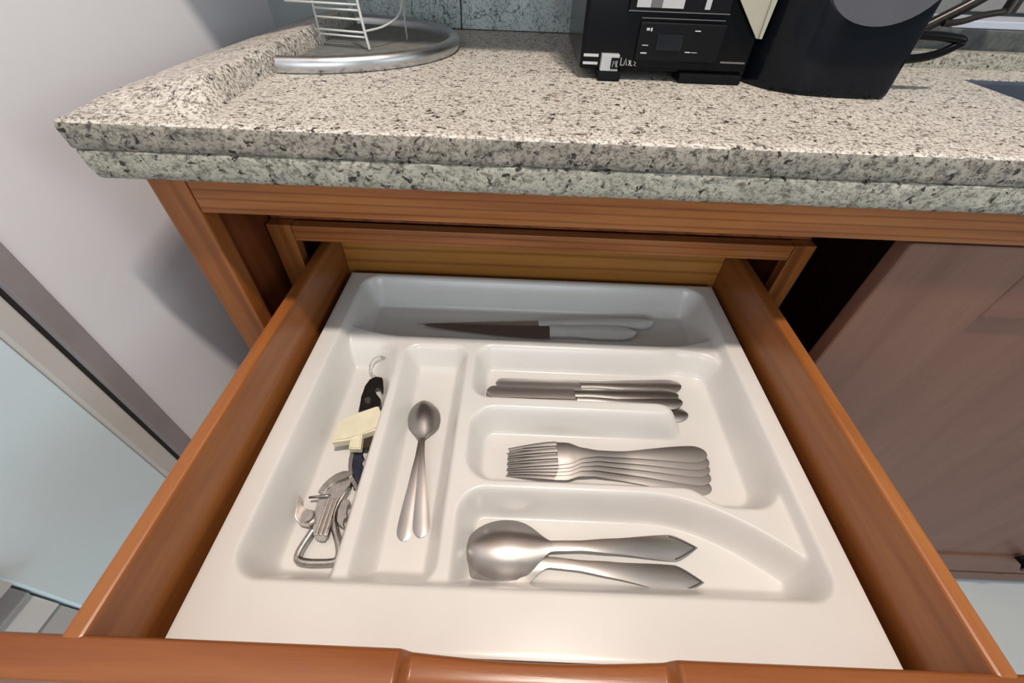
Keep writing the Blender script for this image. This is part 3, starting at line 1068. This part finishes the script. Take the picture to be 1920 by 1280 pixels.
bmesh.ops.create_cone(bm, cap_ends=True, segments=20, radius1=0.0062, radius2=0.0055, depth=0.005)
bmesh.ops.translate(bm, vec=(0.0545, 0.0990, -0.0310), verts=bm.verts)
link('wheel', bm, steel_opener, co, auto=35)
key = [(0.0799, 0.1168), (0.0866, 0.1187), (0.0890, 0.1138), (0.0860, 0.1104), (0.0905, 0.1010), (0.0862, 0.0980), (0.0915, 0.0905), (0.0832, 0.0945), (0.0800, 0.1038)]
link('turning_key', prism(key, -0.0385, -0.0330, 0.0006, 1), steel_opener, co, auto=35)
bm = bmesh.new()
for i in range(3):
    join_into(bm, B(0.0660 + i * 0.004, 0.0685 + i * 0.004, 0.083, 0.118, -0.0340, -0.0318, bev=0.0006))
link('rib', bm, steel_opener, co)

ck = empty('corkscrew', (0.08, 0.20, -0.0447), 'dark navy corkscrew with a hooked bottle-opener head under a cream clip', 'corkscrew')
hook = [(0.0650, 0.2229), (0.0626, 0.2432), (0.0621, 0.2600), (0.0650, 0.2705), (0.0710, 0.2755), (0.0790, 0.2745), (0.0850, 0.2690), (0.0878, 0.2600), (0.0876, 0.2515), (0.0845, 0.2510),
        (0.0835, 0.2560), (0.0800, 0.2590), (0.0755, 0.2575), (0.0745, 0.2530), (0.0775, 0.2490), (0.0864, 0.2410), (0.0895, 0.2290), (0.0803, 0.2270)]
link('hooked_head', prism(hook, -0.0425, -0.0345, 0.0012, 0), dark_metal, ck, auto=35)
bm = tube(bmesh.new(), [(0.0720, 0.2380, -0.0350), (0.0720, 0.2380, -0.0325)], 0.0035, n=14)
link('pivot_pin', bm, steel_knife, ck, auto=35)
bd = [(0.0647, 0.2270), (0.0885, 0.2310), (0.0916, 0.1995), (0.0922, 0.1745), (0.0809, 0.1735), (0.0870, 0.1660), (0.0850, 0.1600), (0.0890, 0.1560), (0.0905, 0.1440), (0.0905, 0.1345), (0.0865, 0.1310), (0.0812, 0.1413), (0.0750, 0.1578), (0.0705, 0.1753)]
link('handle', prism(bd, -0.0425, -0.0355, 0.001, 0), navy, ck, auto=35)
bl = [(0.0720, 0.1760), (0.0734, 0.1567), (0.0791, 0.1429), (0.0848, 0.1345), (0.0895, 0.1290), (0.0915, 0.1330), (0.0865, 0.1375), (0.0825, 0.1440), (0.0775, 0.1575), (0.0760, 0.1765)]
bl_o = link('lever_arm', prism(bl, -0.0440, -0.0340, 0.0008, 1), steel_knife, ck, auto=35)
bl_o['label'] = 'bright steel lever arm'
link('spacer', prism([(0.0800, 0.1990), (0.0925, 0.1990), (0.0930, 0.1735), (0.0800, 0.1735)], -0.0354, -0.0325, 0.0008, 0), brown_black, ck, auto=35)

cl_ = empty('plastic_clip', (0.078, 0.195, -0.0300), 'cream T-shaped plastic clip lying across the corkscrew', 'clip')
br = [(0.0545, 0.1735), (0.0532, 0.1960), (0.0560, 0.2015), (0.0640, 0.2085), (0.0885, 0.2215), (0.0915, 0.2215), (0.1036, 0.2010), (0.1020, 0.1960), (0.0950, 0.1905), (0.0831, 0.1848), (0.0716, 0.1771)]
link('bar', prism(br, -0.0320, -0.0215, 0.0018, 0), cream_plastic, cl_, auto=35)
link('stem', prism([(0.0716, 0.1800), (0.0831, 0.1850), (0.0859, 0.1680), (0.0733, 0.1680)], -0.0320, -0.0235, 0.0012, 0), cream_plastic, cl_, auto=35)

st_ = empty('bottle_stopper', (0.073, 0.275, -0.043), 'faint clear plastic ring at the far end behind the corkscrew head', 'stopper')
ringp = [(0.0730 + 0.0125 * math.cos(a), 0.2900 + 0.0115 * math.sin(a), -0.0355 + 0.0070 * math.sin(a)) for a in [i * 2 * math.pi / 28 for i in range(28)]]
link('ring', tube(bmesh.new(), ringp, 0.0022, closed=True, n=10), clear_plastic, st_, smooth=True)

# ------------------------------------------------------------------ things on the worktop
# round tray with a metal rim against the raised border
ZC = CT + 0.0005
rt = empty('round_tray', (0.06, 0.565, ZC), 'round dark stone tray with a raised silver metal rim in the worktop corner', 'tray')
ecx, ecy, erx, ery = -0.005, 0.5640, 0.158, 0.1365


def ell(f, a):
    return (ecx + erx * f * math.cos(a), ecy + ery * f * math.sin(a))


angs = [a for a in lin(-math.pi / 2, math.pi / 2, 60)]
poly = [ell(0.97, a) for a in angs]
link('stone_disc', prism(poly, ZC, ZC + 0.004), slate_disc, rt)
bm = bmesh.new()
rows = []
for a in angs:
    cx_, cy_ = ell(1.0, a)
    nx_, ny_ = math.cos(a) / erx, math.sin(a) / ery
    ln = math.hypot(nx_, ny_)
    nx_, ny_ = nx_ / ln, ny_ / ln
    pr = [(-0.006, 0.0), (-0.0065, 0.010), (-0.004, 0.0135), (0.0, 0.0145), (0.004, 0.0130), (0.0065, 0.0095), (0.0065, 0.0040), (0.004, 0.0)]
    rows.append([bm.verts.new((cx_ + nx_ * d, cy_ + ny_ * d, ZC + hh)) for d, hh in pr])
for A, C in zip(rows, rows[1:]):
    for k in range(8):
        bm.faces.new((A[k], A[(k + 1) % 8], C[(k + 1) % 8], C[k]))
bm.faces.new(rows[0])
bm.faces.new(rows[-1][::-1])
link('metal_rim', bm, rim_metal, rt, auto=50)

# white wire rack standing on the round tray
wr = empty('wire_rack', (0.03, 0.56, ZC + 0.004), 'small white wire rack standing on the round stone tray', 'rack')
zf = ZC + 0.0045
link('post', tube(bmesh.new(), smooth_path([(0.0610, 0.520, zf), (0.058, 0.522, zf + 0.018), (0.0545, 0.525, zf + 0.05), (0.0540, 0.527, zf + 0.12)], 2), [0.0012] * 0 or 0.0016, n=8), wire_mat, wr, smooth=True)
link('post', tube(bmesh.new(), [(0.001, 0.535, zf), (0.001, 0.535, zf + 0.12)], 0.0012, n=8), wire_mat, wr, smooth=True)
for (xa, ya, xb, yb, zz) in [(0.001, 0.535, 0.059, 0.522, 0.2720), (0.001, 0.535, 0.058, 0.522, 0.2765), (0.001, 0.535, 0.056, 0.523, 0.2880), (0.001, 0.535, 0.0555, 0.524, 0.2960), (-0.030, 0.535, 0.055, 0.5245, 0.3010), (0.001, 0.535, 0.0545, 0.5255, 0.3250)]:
    link('rung', tube(bmesh.new(), [(xa, ya, zz), (xb, yb, zz)], 0.0011, n=8), wire_mat, wr, smooth=True)
link('brace', tube(bmesh.new(), smooth_path([(0.0575, 0.5225, 0.2775), (0.075, 0.545, 0.279), (0.088, 0.575, 0.286), (0.090, 0.590, 0.300)], 2), 0.0012, n=8), wire_mat, wr, smooth=True)
link('post', tube(bmesh.new(), [(0.090, 0.590, zf), (0.090, 0.590, zf + 0.12)], 0.0012, n=8), wire_mat, wr, smooth=True)

# black coffee machine
MX0, MX1, MY = 0.298, 0.470, 0.452
cm = empty('coffee_machine', (0.385, 0.53, ZC), 'glossy black coffee machine with a small screen standing on low feet', 'coffee machine')
link('body', B(MX0, MX1, MY, 0.62, 0.2640, 0.46, bev=0.004, seg=3), black_gloss, cm, auto=40)
for (xa, xb, ya) in [(0.3175, 0.3405, 0.4445), (0.402, 0.466, 0.4475), (0.3175, 0.3405, 0.58), (0.43, 0.466, 0.58)]:
    link('foot', B(xa, xb, ya, ya + 0.03, ZC, 0.2645, bev=0.0015), black_matte, cm)
link('control_panel', B(0.352, 0.436, 0.4485, 0.4525, 0.2735, 0.3055, bev=0.0018, seg=3), black_matte, cm)
link('screen', B(0.3705, 0.3955, 0.4470, 0.4490, 0.2835, 0.2965, bev=0.0006), screen_mat, cm)
for q in [(0.3585, 0.3615, 0.2990, 0.3010), (0.3625, 0.3640, 0.2985, 0.3012), (0.4055, 0.4110, 0.2995, 0.3003), (0.3570, 0.3630, 0.2868, 0.2874), (0.3570, 0.3630, 0.2802, 0.2812), (0.4010, 0.4060, 0.2822, 0.2830), (0.4070, 0.4130, 0.2823, 0.2827)]:
    link('panel_mark', B(q[0], q[1], 0.4478, 0.4486, q[2], q[3]), mark_white, cm)
link('display_frame', B(0.338, 0.434, 0.4485, 0.4525, 0.3125, 0.350, bev=0.0018, seg=3), black_matte, cm)
link('display_border', B(0.338, 0.434, 0.4478, 0.4484, 0.3132, 0.3140), silver_dark, cm)
for xa, xb, mt in [(0.3445, 0.3575, silver_plastic), (0.3577, 0.3680, silver_dark), (0.3682, 0.3885, silver_plastic), (0.4085, 0.4135, silver_plastic)]:
    link('display_window', B(xa, xb, 0.4470, 0.4490, 0.3165, 0.346), mt, cm)
link('trim_line', B(0.352, 0.432, 0.4485, 0.4522, 0.3082, 0.3088), silver_dark, cm)
plq = link('label_plate', B(0.3185, 0.3365, 0.4440, 0.4520, 0.2648, 0.2790, bev=0.0006), silver_plastic, cm)
link('label_emblem', B(0.3285, 0.3362, 0.4430, 0.4439, 0.2670, 0.2765), black_matte, plq)
bm = bmesh.new()
for pts in [[(0.3302, 0.269), (0.3308, 0.2742), (0.3318, 0.2712), (0.3330, 0.2742), (0.3336, 0.269)], [(0.3344, 0.2742), (0.3344, 0.269), (0.3354, 0.269)]]:
    tube(bm, [(a, 0.4427, c) for a, c in pts], 0.00032, n=5)
link('emblem_stroke', bm, silver_plastic, plq)
bm = bmesh.new()
for pts in [[(0.3395, 0.2755), (0.3398, 0.2690), (0.3420, 0.2690)], [(0.3430, 0.2690), (0.3445, 0.2750), (0.3458, 0.2690)], [(0.3475, 0.2735), (0.3488, 0.2712), (0.3478, 0.2690)], [(0.3495, 0.2735), (0.3498, 0.2690), (0.3515, 0.2692)],
            [(0.3530, 0.2725), (0.3550, 0.2715), (0.3535, 0.2695), (0.3555, 0.2690)]]:
    tube(bm, [(a, 0.4513, c) for a, c in pts], 0.00045, n=5)
link('lettering', bm, mark_white, cm)
bm = bmesh.new()
for za, zb in ((0.2755, 0.2778), (0.2688, 0.2710)):
    join_into(bm, B(0.3010, 0.3160, 0.4505, 0.4530, za, zb))
link('side_stripe', bm, mark_white, cm)
link('drip_bar', B(0.440, 0.465, 0.4500, 0.4530, 0.2740, 0.2755, bev=0.0005), silver_dark, cm)

# black jug-like appliance in front of it
jg = empty('water_jug', (0.54, 0.48, ZC), 'glossy black rounded jug with grey oval panel and loop handle beside the coffee machine', 'jug')
foot = [(0.468, 0.520), (0.470, 0.478), (0.480, 0.447), (0.496, 0.428), (0.520, 0.4165), (0.560, 0.4135), (0.594, 0.4140), (0.600, 0.4170), (0.604, 0.440), (0.606, 0.550), (0.53, 0.560), (0.48, 0.548)]
fp = smooth_path([(a, c, 0) for a, c in foot], 2, True)
bm = bmesh.new()
rows = []
for zz, sc, sh_ in [(0.0, 0.975, 0.0), (0.002, 0.990, 0.0), (0.006, 1.0, 0.0), (0.03, 1.0, -0.001), (0.06, 1.0, -0.002), (0.10, 1.0, -0.003), (0.15, 1.0, -0.004), (0.158, 0.98, -0.004), (0.160, 0.95, -0.004)]:
    rows.append([bm.verts.new((0.537 + (q.x - 0.537) * sc + sh_ * (1 if q.x < 0.52 else 0), 0.487 + (q.y - 0.487) * sc, ZC + zz)) for q in fp])
n = len(fp)
for A, C in zip(rows, rows[1:]):
    for k in range(n):
        bm.faces.new((A[k], A[(k + 1) % n], C[(k + 1) % n], C[k]))
bm.faces.new(rows[0][::-1])
bm.faces.new(rows[-1])
link('body', bm, black_jug, jg, auto=50)
bm = bmesh.new()
fr, bk = [], []
for i in range(40):
    a = i * 2 * math.pi / 40
    px_, pz_ = 0.547 + 0.049 * math.cos(a), 0.348 + 0.035 * math.sin(a)
    yb_ = 0.4105 + (0.004 * ((0.56 - px_) / 0.05) ** 2 if px_ < 0.56 else 0.0)
    fr.append(bm.verts.new((px_, yb_, pz_)))
    bk.append(bm.verts.new((px_, yb_ + 0.008, pz_)))
for i in range(40):
    bm.faces.new((fr[i], fr[(i + 1) % 40], bk[(i + 1) % 40], bk[i]))
bm.faces.new(fr)
bm.faces.new(bk[::-1])
pn = link('oval_panel', bm, jug_grey, jg, auto=50)
pn['label'] = 'smoked grey oval panel'
hp = smooth_path([(0.600, 0.455, 0.3025), (0.640, 0.455, 0.3030), (0.668, 0.455, 0.3010), (0.672, 0.455, 0.2990), (0.655, 0.455, 0.2880), (0.632, 0.455, 0.2830), (0.600, 0.455, 0.2825)], 2)
link('handle', tube(bmesh.new(), hp, 0.0040, n=10), black_gloss, jg, smooth=True)

# cream card between the two
crd = empty('paper_card', (0.455, 0.447, 0.2962), 'cream card with a pointed lower corner between coffee machine and black jug', 'card')


def slab_xz(poly, y0, y1):
    bm = bmesh.new()
    f_ = [bm.verts.new((a, y0, c)) for a, c in poly]
    k_ = [bm.verts.new((a, y1, c)) for a, c in poly]
    n_ = len(poly)
    bm.faces.new(f_)
    bm.faces.new(k_[::-1])
    for i_ in range(n_):
        bm.faces.new((f_[i_], f_[(i_ + 1) % n_], k_[(i_ + 1) % n_], k_[i_]))
    return bm


link('sheet', slab_xz([(0.4655, 0.2962), (0.4695, 0.2962), (0.4705, 0.3260), (0.4715, 0.3700), (0.3950, 0.3700), (0.4370, 0.3260)], 0.4455, 0.4475), card_cream, crd)
link('edge_fold', slab_xz([(0.4668, 0.2965), (0.4695, 0.2965), (0.4708, 0.3260), (0.4718, 0.3700), (0.4665, 0.3700), (0.4660, 0.3260)], 0.4425, 0.4452), card_cream, crd)
